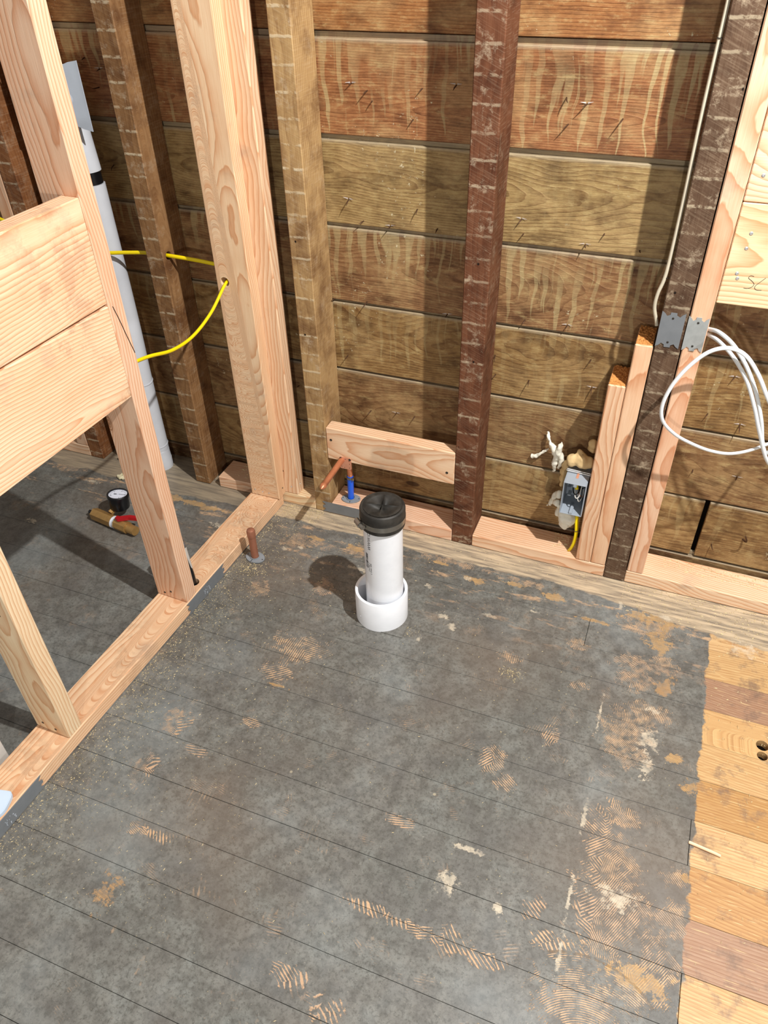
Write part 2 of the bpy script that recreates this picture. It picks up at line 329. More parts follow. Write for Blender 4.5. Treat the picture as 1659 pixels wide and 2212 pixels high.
# ------------------------------------------------------------------ object helpers
def link(name, me, mat=None, parent=None, loc=(0, 0, 0), color=None, kind=None, smooth=False):
    o = D.objects.new(name, me); COL.objects.link(o)
    if mat is not None: me.materials.append(mat)
    if parent is not None: o.parent = parent
    o.location = loc
    if color is not None: o.color = color
    if kind: o['kind'] = kind
    if smooth: me.polygons.foreach_set('use_smooth', [True]*len(me.polygons))
    return o
def tag(o, label, cat, group=None, kind=None):
    o['label'] = label; o['category'] = cat
    if group: o['group'] = group
    if kind: o['kind'] = kind
    return o
def thing(name, label, cat, loc, rotz=0, group=None):
    o = D.objects.new(name, None); COL.objects.link(o); o.empty_display_size = .02
    o.location = loc; o.rotation_euler = (0, 0, rotz)
    return tag(o, label, cat, group)
def struct(name):
    o = D.objects.new(name, None); COL.objects.link(o); o['kind'] = 'structure'; return o

AX = {'x': (0, 2, 1), 'y': (1, 0, 2), 'z': (2, 0, 1)}
def board(name, p0, p1, ax, mat, color, parent=None, seed=None, bevel=.0014, face=None, lip=False, jag=0, rot=0):
    """one sawn piece: bevelled box from p0 to p1, grain along ax; vertices kept relative to its base centre"""
    rr = random.Random(seed if seed is not None else R.random())
    p0 = Vector(p0); p1 = Vector(p1); c = Vector(((p0.x+p1.x)/2, (p0.y+p1.y)/2, p0.z))
    bm = bmesh.new(); bmesh.ops.create_cube(bm, size=1)
    sz = p1-p0; mid = (p0+p1)/2
    for v in bm.verts: v.co = Vector((v.co.x*sz.x, v.co.y*sz.y, v.co.z*sz.z)) + mid
    if bevel: bmesh.ops.bevel(bm, geom=bm.edges[:], offset=bevel, segments=1, affect='EDGES', profile=.5)
    if lip:                                                # rebate lip standing up behind the next board's edge
        r = bmesh.ops.create_cube(bm, size=1)
        for v in r['verts']:
            v.co = Vector((v.co.x*sz.x+mid.x, v.co.y*.006+p0.y+.0135, v.co.z*.013+p1.z+.004))
    i, j, k = AX[ax]
    oa = rr.uniform(-.04, .04); od = rr.choice([-1, 1])*rr.uniform(.035, .10); os = rr.uniform(0, 40)
    me = D.meshes.new(name)
    zs = (p0.z, p1.z)
    gl = []; vl = []
    for v in bm.verts:
        q = v.co-mid
        gl += [q[i]+os, q[j]+oa, q[k]+od]
        vl.append(min(1, max(0, (v.co.z-zs[0])/(zs[1]-zs[0]))))
    for v in bm.verts: v.co -= c
    bm.to_mesh(me); bm.free()
    a = me.attributes.new('g', 'FLOAT_VECTOR', 'POINT'); a.data.foreach_set('vector', gl)
    b = me.attributes.new('v', 'FLOAT', 'POINT'); b.data.foreach_set('value', vl)
    if mat is MN: color = tuple(x+(y-x)*.42 for x, y in zip(color[:3], L('#f3e3cc')))+(color[3],)
    o = link(name, me, mat, parent, c, color)
    o.rotation_euler = (0, 0, rot) if not isinstance(rot, tuple) else rot
    return o
def bake(o):
    dg = bpy.context.evaluated_depsgraph_get(); me = D.meshes.new_from_object(o.evaluated_get(dg), depsgraph=dg)
    o.modifiers.clear(); old = o.data; o.data = me; D.meshes.remove(old)
def drill(o, p, d, r, length=.3):
    """cut a round hole through o at world point p along world direction d"""
    bm = bmesh.new(); bmesh.ops.create_cone(bm, cap_ends=True, segments=20, radius1=r, radius2=r, depth=length)
    me = D.meshes.new('cut'); bm.to_mesh(me); bm.free()
    c = D.objects.new('cut', me); COL.objects.link(c)
    c.matrix_world = Matrix.Translation(p) @ Vector(d).to_track_quat('Z', 'Y').to_matrix().to_4x4()
    m = o.modifiers.new('b', 'BOOLEAN'); m.object = c; m.operation = 'DIFFERENCE'; m.solver = 'EXACT'
    bpy.context.view_layer.update(); bake(o); D.objects.remove(c)
def smooth_path(P, n=8):
    P = [Vector(p) for p in P]; out = []
    Q = [2*P[0]-P[1]] + P + [2*P[-1]-P[-2]]
    for i in range(1, len(Q)-2):
        for k in range(n):
            t = k/n; a, b, c, d = Q[i-1], Q[i], Q[i+1], Q[i+2]
            out.append(.5*((2*b)+(c-a)*t+(2*a-5*b+4*c-d)*t*t+(3*b-a-3*c+d)*t**3))
    out.append(P[-1]); return out
def tube_bm(bm, P, r, seg=10, flat=1.0, caps=True):
    rs = r if isinstance(r, (list, tuple)) else [r]*len(P)
    n = Vector((0, 0, 1)); prev = None; rings = []
    for i, p in enumerate(P):
        t = (P[min(i+1, len(P)-1)]-P[max(i-1, 0)]).normalized()
        if prev is None:
            n = t.orthogonal().normalized() if abs(t.z) > .95 else (Vector((0, 0, 1))-t*t.z).normalized()
        else: n = (n-t*n.dot(t)).normalized()
        prev = t; b = t.cross(n)
        rings.append([bm.verts.new(p+rs[i]*(math.cos(2*math.pi*k/seg)*n+flat*math.sin(2*math.pi*k/seg)*b)) for k in range(seg)])
    for a, b in zip(rings, rings[1:]):
        for k in range(seg): bm.faces.new((a[k], a[(k+1) % seg], b[(k+1) % seg], b[k]))
    if caps: bm.faces.new(rings[0][::-1]); bm.faces.new(rings[-1])
def tube(name, P, r, mat, parent=None, seg=10, flat=1.0, smooth=True, n=8):
    Q = smooth_path(P, n) if smooth and len(P) > 2 else [Vector(p) for p in P]
    if isinstance(r, (list, tuple)) and len(r) == len(P) and len(Q) != len(P):
        r = [float(np.interp(i/(len(Q)-1)*(len(P)-1), range(len(P)), r)) for i in range(len(Q))]
    c = Q[0].copy(); Q = [q-c for q in Q]
    bm = bmesh.new(); tube_bm(bm, Q, r, seg, flat); me = D.meshes.new(name); bm.to_mesh(me); bm.free()
    o = link(name, me, mat, parent, c, smooth=True); me.set_sharp_from_angle(angle=math.radians(50)); return o
def lathe(name, prof, mat, parent=None, loc=(0, 0, 0), seg=48, rot=(0, 0, 0), sm=True, closed=False):
    """profile (radius, height) spun about z"""
    bm = bmesh.new(); rings = []
    for r, z in prof:
        if r < 1e-6: rings.append([bm.verts.new((0, 0, z))])
        else: rings.append([bm.verts.new((r*math.cos(2*math.pi*k/seg), r*math.sin(2*math.pi*k/seg), z)) for k in range(seg)])
    pairs = list(zip(rings, rings[1:])) + ([(rings[-1], rings[0])] if closed else [])
    for a, b in pairs:
        for k in range(seg):
            if len(a) == 1 and len(b) == 1: continue
            if len(a) == 1: bm.faces.new((a[0], b[k], b[(k+1) % seg]))
            elif len(b) == 1: bm.faces.new((a[k], a[(k+1) % seg], b[0]))
            else: bm.faces.new((a[k], a[(k+1) % seg], b[(k+1) % seg], b[k]))
    bmesh.ops.recalc_face_normals(bm, faces=bm.faces[:])
    me = D.meshes.new(name); bm.to_mesh(me); bm.free()
    o = link(name, me, mat, parent, loc, smooth=sm); o.rotation_euler = rot
    if sm:
        try: me.set_sharp_from_angle(angle=math.radians(38))
        except Exception: pass
    return o
def extrude(name, pts, th, mat, parent=None, loc=(0, 0, 0), rot=(0, 0, 0), bev=0):
    """flat outline in x,y extruded by th in z"""
    bm = bmesh.new(); f = bm.faces.new([bm.verts.new((x, y, 0)) for x, y in pts])
    r = bmesh.ops.extrude_face_region(bm, geom=[f])
    for v in r['geom']:
        if isinstance(v, bmesh.types.BMVert): v.co.z += th
    bmesh.ops.recalc_face_normals(bm, faces=bm.faces[:])
    if bev:
        bmesh.ops.bevel(bm, geom=bm.edges[:], offset=bev, segments=2, affect='EDGES')
    me = D.meshes.new(name); bm.to_mesh(me); bm.free()
    o = link(name, me, mat, parent, loc); o.rotation_euler = rot; return o
def blob(name, balls, mat, parent=None, voxel=.003, amp=.003, freq=60, seed=0):
    """irregular lump: overlapping balls remeshed to one skin, then roughened"""
    c = Vector(balls[0][0]); bm = bmesh.new()
    for p, r in balls:
        s = bmesh.ops.create_icosphere(bm, subdivisions=2, radius=r)
        for v in s['verts']: v.co += Vector(p)-c
    me = D.meshes.new(name); bm.to_mesh(me); bm.free()
    o = link(name, me, None, parent, c)
    m = o.modifiers.new('r', 'REMESH'); m.mode = 'VOXEL'; m.voxel_size = voxel
    s = o.modifiers.new('s', 'SMOOTH'); s.iterations = 2; s.factor = .5
    bpy.context.view_layer.update(); bake(o)
    from mathutils import noise as nz
    for v in o.data.vertices:
        v.co += v.normal*(nz.noise(v.co*freq+Vector((seed, 0, 0)))*amp)
    o.data.materials.clear(); o.data.materials.append(mat)
    o.data.polygons.foreach_set('use_smooth', [True]*len(o.data.polygons))
    return o
def screw(parent, p, n=(0, -1, 0), r=.0032, mat=None, name='screw'):
    """small domed head with a recess, base at p, facing n"""
    q = Vector(n).to_track_quat('Z', 'Y').to_euler()
    o = lathe(name, [(0, -.0015), (r*.8, -.0015), (r, 0), (r*.95, .0006), (r*.45, .0009), (r*.3, .0002), (0, .0002)], mat or M_scr, parent, p, 12, q)
    return o
# tints
def rgb(h, a=1.0): return (*L(h), a)

# ------------------------------------------------------------------ floor: tongue-and-groove boards
floor = struct('floor')
seams = [.0995, .024, -.066, -.158, -.246, -.334, -.425, -.514, -.606, -.700, -.796, -.888, -.975, -1.067, -1.160, -1.245, -1.336, -1.43, -1.52]
joints = {3: [-.02], 8: [.245], 9: [-1.25], 11: [.25], 14: [.245]}
ftint = ['#c4a06c', '#b8925e', '#ccaa78', '#bd9664', '#a98a72', '#bf9a68', '#c8a878', '#a5866e', '#cfb082']
special = {12: None}
for i in range(len(seams)-1):
    xs = [-2.35] + joints.get(i, []) + [.85]
    for j in range(len(xs)-1):
        g = .0005 if i % 2 else .0009
        b = board('floor_board', (xs[j]+.0005, seams[i+1]+g/2, -.019), (xs[j+1]-.0005, seams[i]-g/2, R.uniform(-.0006, .0)), 'x', MF, rgb(ftint[(i*4+j*3) % 9]), floor, seed=100+i*3+j, bevel=.0004)
        if i == 5 and j == len(xs)-2:
            drill(b, (.369, -.388, 0), (0, 0, 1), .0125, .1); drill(b, (.369, -.414, 0), (0, 0, 1), .0105, .1)
bx = board('trim_1', (-2.35, -1.52, -.05), (.85, .12, -.0205), 'x', M_dark, rgb('#000000'), None, bevel=0)
bx.name = 'floor_underlay'; bx['kind'] = 'structure'

# ------------------------------------------------------------------ back wall: ship-lapped sheathing
wall = struct('wall_back')
rows = [(-.019, .045), (.052, .224), (.229, .412), (.418, .597), (.604, .781), (.790, .966), (.977, 1.153), (1.166, 1.345), (1.355, 1.53)]
stint = [rgb('#6d5238', .0), rgb('#a08458', .5), rgb('#8f704c', .15), rgb('#94764a', .5), rgb('#94704c', .8), rgb('#a28a5c', .1), rgb('#a06f48', 1.), rgb('#9c6c40', .0), rgb('#a06c40', .0)]
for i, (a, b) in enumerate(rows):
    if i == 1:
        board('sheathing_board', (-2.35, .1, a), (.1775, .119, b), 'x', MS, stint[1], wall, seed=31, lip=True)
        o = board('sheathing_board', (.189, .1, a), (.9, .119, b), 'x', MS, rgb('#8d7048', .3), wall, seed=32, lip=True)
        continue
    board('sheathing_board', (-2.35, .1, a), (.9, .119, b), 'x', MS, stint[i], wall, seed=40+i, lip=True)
bk = board('added_wall_backing', (-2.35, .1225, -.05), (.9, .128, 1.54), 'x', M_dark, rgb('#000000'), None, bevel=0)  # added unseen black sheet, keeps the gaps between sheathing boards dark
bk['kind'] = 'structure'
# nail points coming through the sheathing
NP = [(-.704,1.075),(-.669,1.064),(-.551,1.073),(-.481,1.082),(-.659,1.045),(-.57,1.016),(-.722,.845),(-.56,.839),(-.688,.801),(-.623,.796),(-.513,.802),(-.266,1.071),(-.227,1.062),(-.158,1.041),(-.257,1.026),(-.33,.841),(-.323,.811),(-.158,.829),(-.193,.803),(-.084,.803),(-.301,.62),(-.206,.622),(-.143,.548),(-.277,.47),(-.131,.478),(-.363,.521),(-.358,.471),(.158,.559),(.127,.461),(.13,.307),(.197,.447),(-.772,.605),(-.687,.609),(-.484,.606),(-.897,.338),(-.687,.302),(-.615,.309),(-.564,.309),(-.746,.455),(.226,.309),(.22,.10),(-1.361,1.098),(-1.325,1.077),(-1.339,1.039),(-1.348,.87),(-.94,1.048)]
for k, (x, z) in enumerate(NP):
    ln = R.uniform(.010, .024); dx, dz = R.uniform(-.35, .35), R.uniform(-.5, .1)
    tube('nail', [(x, .1005, z), (x+dx*ln*.4, .1005-ln*.6, z+dz*ln*.4), (x+dx*ln, .1005-ln, z+dz*ln)], [.0014, .0013, .0004], M_nail, wall, 6, n=3)
    if k % 3 == 0:   # lifted splinter round the point
        for sgn in (-1, 1):
            tube('splinter', [(x+sgn*.002, .0992, z+.002), (x+sgn*.012, .0965, z+.003+R.uniform(-.002, .002))], [.0016, .0003], MS, wall, 5, .5, smooth=False)
tube('nail', [(.284, .1, .135), (.290, .086, .140), (.288, .074, .155), (.281, .066, .172)], [.0022, .0022, .002, .0014], M_nail, wall, 8)

# ------------------------------------------------------------------ old rough studs
def stud(x0, x1, color, label, cat='stud', z0=.0004, z1=1.62, y0=0., y1=.0990, mat=MO, seed=1, group=None, name='old_wall_stud', bevel=.002):
    o = board(name, (x0, y0, z0), (x1, y1, z1), 'z', mat, color, None, seed=seed, bevel=bevel)
    return tag(o, label, cat, group)
S0 = stud(-1.618, -1.570, rgb('#8a5c38', 1), 'old brown stud at the far left of the plank wall, left of the wrapped pipe', seed=11)
S1 = stud(-1.230, -1.181, rgb('#94704a', 1), 'old brown lath-marked stud that the yellow cable passes through, right of the white wrapped pipe', seed=12)
S2 = stud(-.828, -.778, rgb('#b59668', 1), 'old tan stud with white lath marks, between the new corner post and the copper stub-out', seed=13)
S3 = stud(-.421, -.366, rgb('#6e4630', .55), 'old dark reddish stud at the right end of the horizontal block', seed=14)
S4 = stud(-.0145, .0360, rgb('#65503f', .6), 'old dark weathered stud with a steel nail plate, beside the grey cable', seed=15)
drill(S1, (-1.2, .022, .692), (1, 0, 0), .0105)
# new studs of the plank wall
NEW, PINK, PALE, TAN = rgb('#e0b988'), rgb('#dca583'), rgb('#e8cfa4'), rgb('#d9ae7a')
def nstud(x0, x1, y0, y1, z0, z1, color, label, seed, name='wall_stud', cat='stud', bevel=.0022):
    return tag(board(name, (x0, y0, z0), (x1, y1, z1), 'z', MN, color, None, seed=seed, bevel=bevel), label, cat)
PA = nstud(-1.0115, -.9215, -.0390, -.0006, .0386, 1.62, rgb('#dcb380'), 'new pale corner post laid flat, with a drilled hole the yellow cable comes out of', 21, 'corner_post', 'post')
PB = nstud(-.9690, -.8805, .0, .0378, .0386, 1.62, rgb('#dfb384'), 'new pale backing stud standing just behind and right of the drilled corner post', 22, 'backing_stud')
drill(PA, (-.9885, -.02, .674), (0, 1, 0), .0115)
for k, (dx, dz) in enumerate([(-.076, .018), (-.052, .016), (-.032, .016)]): screw(PA, (dx+.0449, -.0193, dz), mat=M_scrb, r=.0026)
screw(PA, (.0452, .004, .026), (1, 0, 0), r=.0022)
screw(PB, (.024, -.0190, .025), mat=M_scrb, r=.0026); screw(PB, (.0440, -.004, .03), (1, 0, 0), mat=M_scrb, r=.0026)
C1 = nstud(-.0905, -.0535, .0004, .0885, .0386, .548, rgb('#d6a273'), 'shorter of the two new cut-off studs, left one, with the electrical box on its side', 23, 'cut_off_stud')
C2 = nstud(-.0525, -.0165, .0004, .0885, .0386, .649, rgb('#dda878'), 'taller of the two new cut-off studs, with a knot, against the dark old stud', 24, 'cut_off_stud')
for o, zz in ((C1, .548), (C2, .649)):       # torn, saw-cut tops
    w_ = o.dimensions.x; bm = bmesh.new(); rr = random.Random(int(zz*1000)); n = 14
    g = [[bm.verts.new(((i/n-.5)*(w_-.003), (j/(2*n)-.5)*.085, rr.uniform(0, .0035)+ (.0 if j else -.012))) for j in range(2*n+1)] for i in range(n+1)]
    for i in range(n):
        for j in range(2*n): bm.faces.new((g[i][j], g[i+1][j], g[i+1][j+1], g[i][j+1]))
    me = D.meshes.new('torn_end'); bm.to_mesh(me); bm.free()
    link('torn_end', me, M_endg, o, (0, -.0006, zz-.0386+.0003))
NS = nstud(.0385, .0765, .0006, .0885, .0386, 1.62, rgb('#dca47c'), 'new pinkish stud right of the dark old stud, carrying a bright nail plate', 25)
NL = nstud(-1.662, -1.6205, .0006, .0885, .0386, 1.62, rgb('#c08a62'), 'new reddish stud against the far-left old stud, at the photo edge', 26)
PSU = nstud(-1.4690, -1.4310, .0006, .0885, .0386, 1.62, rgb('#c9a070'), 'new stud hidden behind the partition, carrying the pale plate beside the wrapped pipe', 27)

# wall plates
def plate(x0, x1, color, label, seed, z0=.0004, z1=.0380, y0=.0004, y1=.0885):
    return tag(board('bottom_plate', (x0, y0, z0), (x1, y1, z1), 'x', MN, color, None, seed=seed, bevel=.002), label, 'plate')
plate(-1.147, -1.0080, rgb('#cf9f78'), 'short pinkish bottom plate with a ragged end, left of the drilled corner post', 51)
plate(-1.0070, -.8285, rgb('#e2cc98'), 'short pale bottom plate under the backing stud, left of the tan old stud', 52)
plate(-.7770, -.4220, rgb('#e0b090'), 'bottom plate under the blue sleeve and copper stub-out, behind the capped pipe', 53)
plate(-.3650, -.0155, rgb('#dfb288'), 'bottom plate between the reddish old stud and the dark old stud, under the electrical box', 54)
plate(.0370, .8500, rgb('#e2bf98'), 'bottom plate at the right of the wall with shavings along its back', 55)
plate(-2.3, -1.6190, rgb('#caa07a'), 'bottom plate at the far left end of the plank wall', 56)
plate(-1.50, -1.43, rgb('#caa07a'), 'short bottom plate under the hidden stud left of the wrapped pipe', 57, z1=.0382)
FB = tag(board('fire_block', (-.7770, .0004, .192), (-.4220, .0380, .290), 'x', MN, rgb('#e6bd92'), None, seed=58, bevel=.002), 'horizontal new block nailed between two old studs, holding the copper bracket', 'block')
screw(FB, (-.164, -.0190, .062), r=.0036); screw(FB, (.158, -.0190, .034), r=.0036)

# recessed blocking boards at the upper right
sl = [(.756, .9425, '#ecd09c', 'lowest pale blocking board at the upper right, with the letters SL pencilled on it'),
      (.9435, 1.189, '#efc9a4', 'middle pale blocking board at the upper right edge, above the lettered one'),
      (1.190, 1.42, '#f0d2ac', 'topmost blocking board at the upper right corner, only its end in view')]
SLo = []
for k, (a, b, h, lab) in enumerate(sl):
    SLo.append(tag(board('blocking_board', (.0775, .0010, a), (.85, .0390, b), 'x', MN, rgb(h), None, seed=60+k, bevel=.0018), lab, 'board'))
o = SLo[0]; cxo = (.0775+.85)/2
for x, z in ((.105, .891), (.104, .864), (.100, .817), (.103, .808)): screw(o, (x-cxo, -.0190, z-.756), mat=M_scrb, r=.0034)
screw(SLo[1], (.0985-cxo, -.0190, .989-.9435), mat=M_scrb, r=.0034)
for P in ([(.130, .8150), (.124, .8155), (.1215, .811), (.128, .8065), (.1335, .801), (.131, .7945), (.124, .7915), (.118, .7915)],
          [(.1500, .8145), (.143, .806), (.137, .7985), (.1365, .7935), (.141, .7905), (.149, .7910)]):
    tube('pencil_mark', [(x-cxo, -.0191, z-.756) for x, z in P], .00042, M_ink, o, 6, n=5)

# ------------------------------------------------------------------ partition on the left (turned 2.4 degrees)
TH = -.042
def PM(x, y, z):   # partition frame -> world
    c, s = math.cos(TH), math.sin(TH); return Vector((-.927+c*x-s*y, s*x+c*y, z))
def pboard(name, p0, p1, ax, mat, color, seed, bevel=.002):
    o = board(name, p0, p1, ax, mat, color, None, seed=seed, bevel=bevel)
    c = o.location.copy(); o.location = PM(*c); o.rotation_euler = (0, 0, TH); return o
PP = tag(pboard('partition_plate', (-.089, -1.62, .0004), (0, -.0075, .0380), 'y', MN, rgb('#dcae7c', .8), 71), 'long new bottom plate of the left partition running from the corner toward the viewer', 'plate')
P1 = tag(pboard('partition_stud', (-.089, -.4790, .0386), (-.0004, -.4410, 1.62), 'z', MN, rgb('#d3a07c'), 72), 'new partition stud standing in front of the pressure gauge, carrying the two wide boards', 'stud')
P2 = tag(pboard('partition_stud', (-.089, -.8960, .0386), (-.0004, -.8580, 1.62), 'z', MN, rgb('#ddcba2'), 73), 'pale yellowish partition stud at the left edge, nearest to the viewer', 'stud')
B1 = tag(pboard('partition_block', (-.0395, -.8575, .8125), (-.0008, -.4795, .998), 'y', MN, rgb('#eab88c', .75), 74), 'upper wide new board between the partition studs, with large round knots', 'board')
B2 = tag(pboard('partition_block', (-.0390, -.8575, .6200), (-.0004, -.4795, .8080), 'y', MN, rgb('#efc79e', .3), 75), 'lower wide new board between the partition studs, with black smudges', 'board')
for dx, dz in ((-.02, .012), (.0, .022)): screw(P1, (dx, -.0190, dz), r=.003)
for dx, dz in ((-.02, .02), (.012, .014)): screw(P2, (dx, -.0190, dz), r=.003)
# split running down the edge of the partition stud
tube('split_crack', [(.0447, -.010, .765), (.0449, -.002, .735), (.0449, .006, .70), (.0448, .016, .66)], .0007, M_dark, P1, 5)
drill(PP, PM(-.028, -.412, .02), (0, 0, 1), .0135, .12)

# ------------------------------------------------------------------ steel nail plates
def nail_plate(label, loc, w, h, mat, rot=(0, 0, 0), marks=False, holes=True, name='nail_plate', th=.0014):
    """flat steel guard with torn prong notches on its short ends; built in x,z facing -y"""
    def edge(sgn, y):
        return [(-w/2, y), (-w*.36, y-sgn*.004), (-w*.27, y-sgn*.009), (-w*.14, y-sgn*.006), (-w*.13, y-sgn*.001), (w*.13, y-sgn*.001), (w*.14, y-sgn*.006), (w*.27, y-sgn*.009), (w*.36, y-sgn*.004), (w/2, y)]
    bot = edge(-1, -h/2); top = edge(1, h/2)[::-1]
    t = thing(name, label, 'nail plate', loc); t.rotation_euler = rot
    extrude('steel_sheet', bot+top, th, mat, t, (0, 0, 0), (math.pi/2, 0, 0))
    for sx in (-1, 1):
        for sz in (-1, 1):
            tube('prong', [(sx*w*.27, .0, sz*(h/2-.009)), (sx*w*.29, -.0006, sz*(h/2-.0115))], [.0012, .0006], mat, t, 5, smooth=False)
    if holes:
        for sz in (-1, 1): screw(t, (0, -th-.0002, sz*h*.34), r=.0022)
    return t
nail_plate('dull grey nail plate on the dark old stud, left of the brighter one', (.0085, -.0003, .690), .045, .075, M_dsteel)
nail_plate('brighter galvanised nail plate on the new pinkish stud, beside the white cable', (.0560, .0003, .688), .038, .073, M_steel)
np_ = nail_plate('flat grey nail plate along the bottom plate left of the capped pipe', (-.737, -.0003, .020), .034, .135, M_dsteel, (0, math.pi/2, 0), holes=False)
def pplate(label, y0, y1):
    c = PM(.0016, (y0+y1)/2, .0195); t = nail_plate(label, c, .0355, abs(y1-y0), M_dsteel, holes=False)
    t.rotation_euler = (Vector((0, 0, 0)), 0)[1:] and (0, 0, 0) or (0, 0, 0)
    t.matrix_world = Matrix.Translation(c) @ Matrix.Rotation(TH+math.pi/2, 4, 'Z') @ Matrix.Rotation(math.pi/2, 4, 'Y')
    rr = random.Random(3)
    for k in range(14):   # worn white print
        u = rr.uniform(-.012, .012); v = rr.uniform(-.012, .012)
        tube('printed_mark', [(u, -.0016, v), (u+rr.uniform(-.004, .004), -.0016, v+rr.uniform(-.003, .003))], .0005, M_wsteel, t, 4, smooth=False)
    return t
pplate('blue-grey nail plate on the partition plate, at the foot of the farther stud', -.325, -.485)
pplate('blue-grey steel nail plate on the partition plate at the lower left corner', -.985, -1.16)
wp = nail_plate('large pale bluish nail plate high on the left, above the wrapped pipe', (-1.385, -.0004, 1.040), .172, .140, M_wsteel, name='pale_nail_plate', holes=False, th=.002)
lathe('pressed_dimple', [(0, .0030), (.006, .0022), (.008, .0008), (.011, .0004), (.0125, 0)], M_wsteel, wp, (.040, -.0021, -.006), 24, (math.pi/2, 0, 0))
screw(wp, (.022, -.0024, .056), r=.004, mat=M_wsteel)

# ------------------------------------------------------------------ capped waste pipe and its collar
pc = (-.4945, -.3085)
pipe = thing('waste_pipe', 'white plastic waste pipe with a black rubber cap standing up from the floor', 'pipe', (*pc, 0))
lathe('pipe_body', [(.0445, .0005), (.0445, .325), (.0385, .325), (.0385, .0005)], M_pvc, pipe, seg=64, closed=True)
cap = lathe('rubber_cap', [(.0448, .292), (.0500, .292), (.0505, .3005), (.0500, .3020), (.0500, .3165), (.0508, .3185), (.0508, .3345), (.0492, .3392), (.0460, .3412), (.043, .3405), (0, .3405)], M_rub, pipe, seg=64)
# star-shaped recess with a raised cross, pressed into the cap
def star():
    n = 64; bm = bmesh.new(); rings = []
    for i in range(17):
        r = .0430*i/16; row = []
        for k in range(n):
            a = 2*math.pi*k/n; q = abs(math.sin(2*(a-.20)))       # 0 on the ribs, 1 between
            dep = .0135*max(0, 1-r/.036)**.85*q**.55 if r < .036 else 0
            rib = .0012*max(0, 1-r/.034)*(1-q)**2
            row.append(bm.verts.new((r*math.cos(a), r*math.sin(a), .0006-dep+rib)) if i else None)
        rings.append(row)
    c = bm.verts.new((0, 0, .0014))
    for k in range(n): bm.faces.new((c, rings[1][k], rings[1][(k+1) % n]))
    for i in range(1, 16):
        for k in range(n): bm.faces.new((rings[i][k], rings[i+1][k], rings[i+1][(k+1) % n], rings[i][(k+1) % n]))
    me = D.meshes.new('pressed_star'); bm.to_mesh(me); bm.free()
    return link('pressed_star', me, M_rub, cap, (0, 0, .3410), smooth=False)
bm = bmesh.new(); bm.from_mesh(cap.data)     # open the flat top so that the recess shows
bmesh.ops.delete(bm, geom=[f for f in bm.faces if all(v.co.z > .3400 for v in f.verts) and f.calc_center_median().xy.length < .036], context='FACES')
bm.to_mesh(cap.data); bm.free(); star()
band = lathe('hose_clamp', [(.0503, .3025), (.0515, .3025), (.0515, .3160), (.0503, .3160)], M_clamp, pipe, seg=64, closed=True)
sa = math.radians(233); ctr = Vector((.0565*math.cos(sa), .0565*math.sin(sa), .3085)); tg = Vector((-math.sin(sa), math.cos(sa), 0))
tube('clamp_housing', [ctr-tg*.018+Vector((0, 0, .002)), ctr-tg*.001], .0082, M_clamp, band, 14, .8, smooth=False)
tube('clamp_screw', [ctr-tg*.001, ctr+tg*.002, ctr+tg*.003, ctr+tg*.011], [.0040, .0040, .0062, .0060], M_clamp, band, 6, smooth=False)
# printing on the pipe: bars and an address fragment, wrapped round it
def wrap(me, a0, z0, r):
    for v in me.vertices:
        a = a0 + v.co.x/r; v.co = Vector(((r+v.co.z)*math.cos(a), (r+v.co.z)*math.sin(a), z0+v.co.y))
def print_text(s, size, a0, z0, r, parent, squash=1.):
    cu = D.curves.new('print', 'FONT'); cu.body = s; cu.size = size; cu.extrude = .00005; cu.resolution_u = 3
    to = D.objects.new('print', cu); COL.objects.link(to); bpy.context.view_layer.update()
    me = D.meshes.new_from_object(to); D.objects.remove(to)
    for v in me.vertices: v.co = Vector((-v.co.y, v.co.x*squash, v.co.z))     # reads upward
    wrap(me, a0, z0, r); me.name = 'printed_text'; me.materials.clear()
    return link('printed_text', me, M_ink, parent)
A0 = math.radians(236)
print_text('WWW.C', .0125, A0+.27, .236, .0447, pipe)
print_text('2 in PVC-1', .0062, A0+.17, .170, .0447, pipe)
print_text('L  8 mm  SDR', .0058, A0+.30, .164, .0447, pipe)
bm = bmesh.new(); rr = random.Random(5); z = .178
while z < .222:
    h = rr.choice([.0008, .0012, .002, .0026]); r = .0447
    v = [bm.verts.new((r*math.cos(a), r*math.sin(a), zz)) for a, zz in ((A0-.13, z), (A0-.04, z), (A0+.05, z), (A0+.05, z+h), (A0-.04, z+h), (A0-.13, z+h))]
    bm.faces.new(v); z += h+rr.choice([.0008, .0012, .0016])
me = D.meshes.new('printed_bars'); bm.to_mesh(me); bm.free(); link('printed_bars', me, M_ink, pipe)

col = thing('pipe_collar', 'short wide white plastic collar round the foot of the capped pipe', 'collar', (-.5018, -.3119, .0004))
lathe('collar_wall', [(.0633, 0), (.0633, .0855), (.0625, .0868), (.0565, .0868), (.0560, .0858), (.0560, 0)], M_pvc, col, seg=64, closed=True)
lathe('moulded_gate', [(0, .0012), (.002, .001), (.003, 0)], M_pvc, col, (-.0345, -.0532, .030), 12, (math.radians(90), 0, math.radians(-33)))
# square patch cut round the pipe
tag(board('floor_patch', (-.548, -.372, .0002), (-.428, -.285, .0014), 'x', MF, rgb('#9c7042'), None, seed=90, bevel=.0003), 'small square wooden patch let into the floor under the white collar', 'patch')

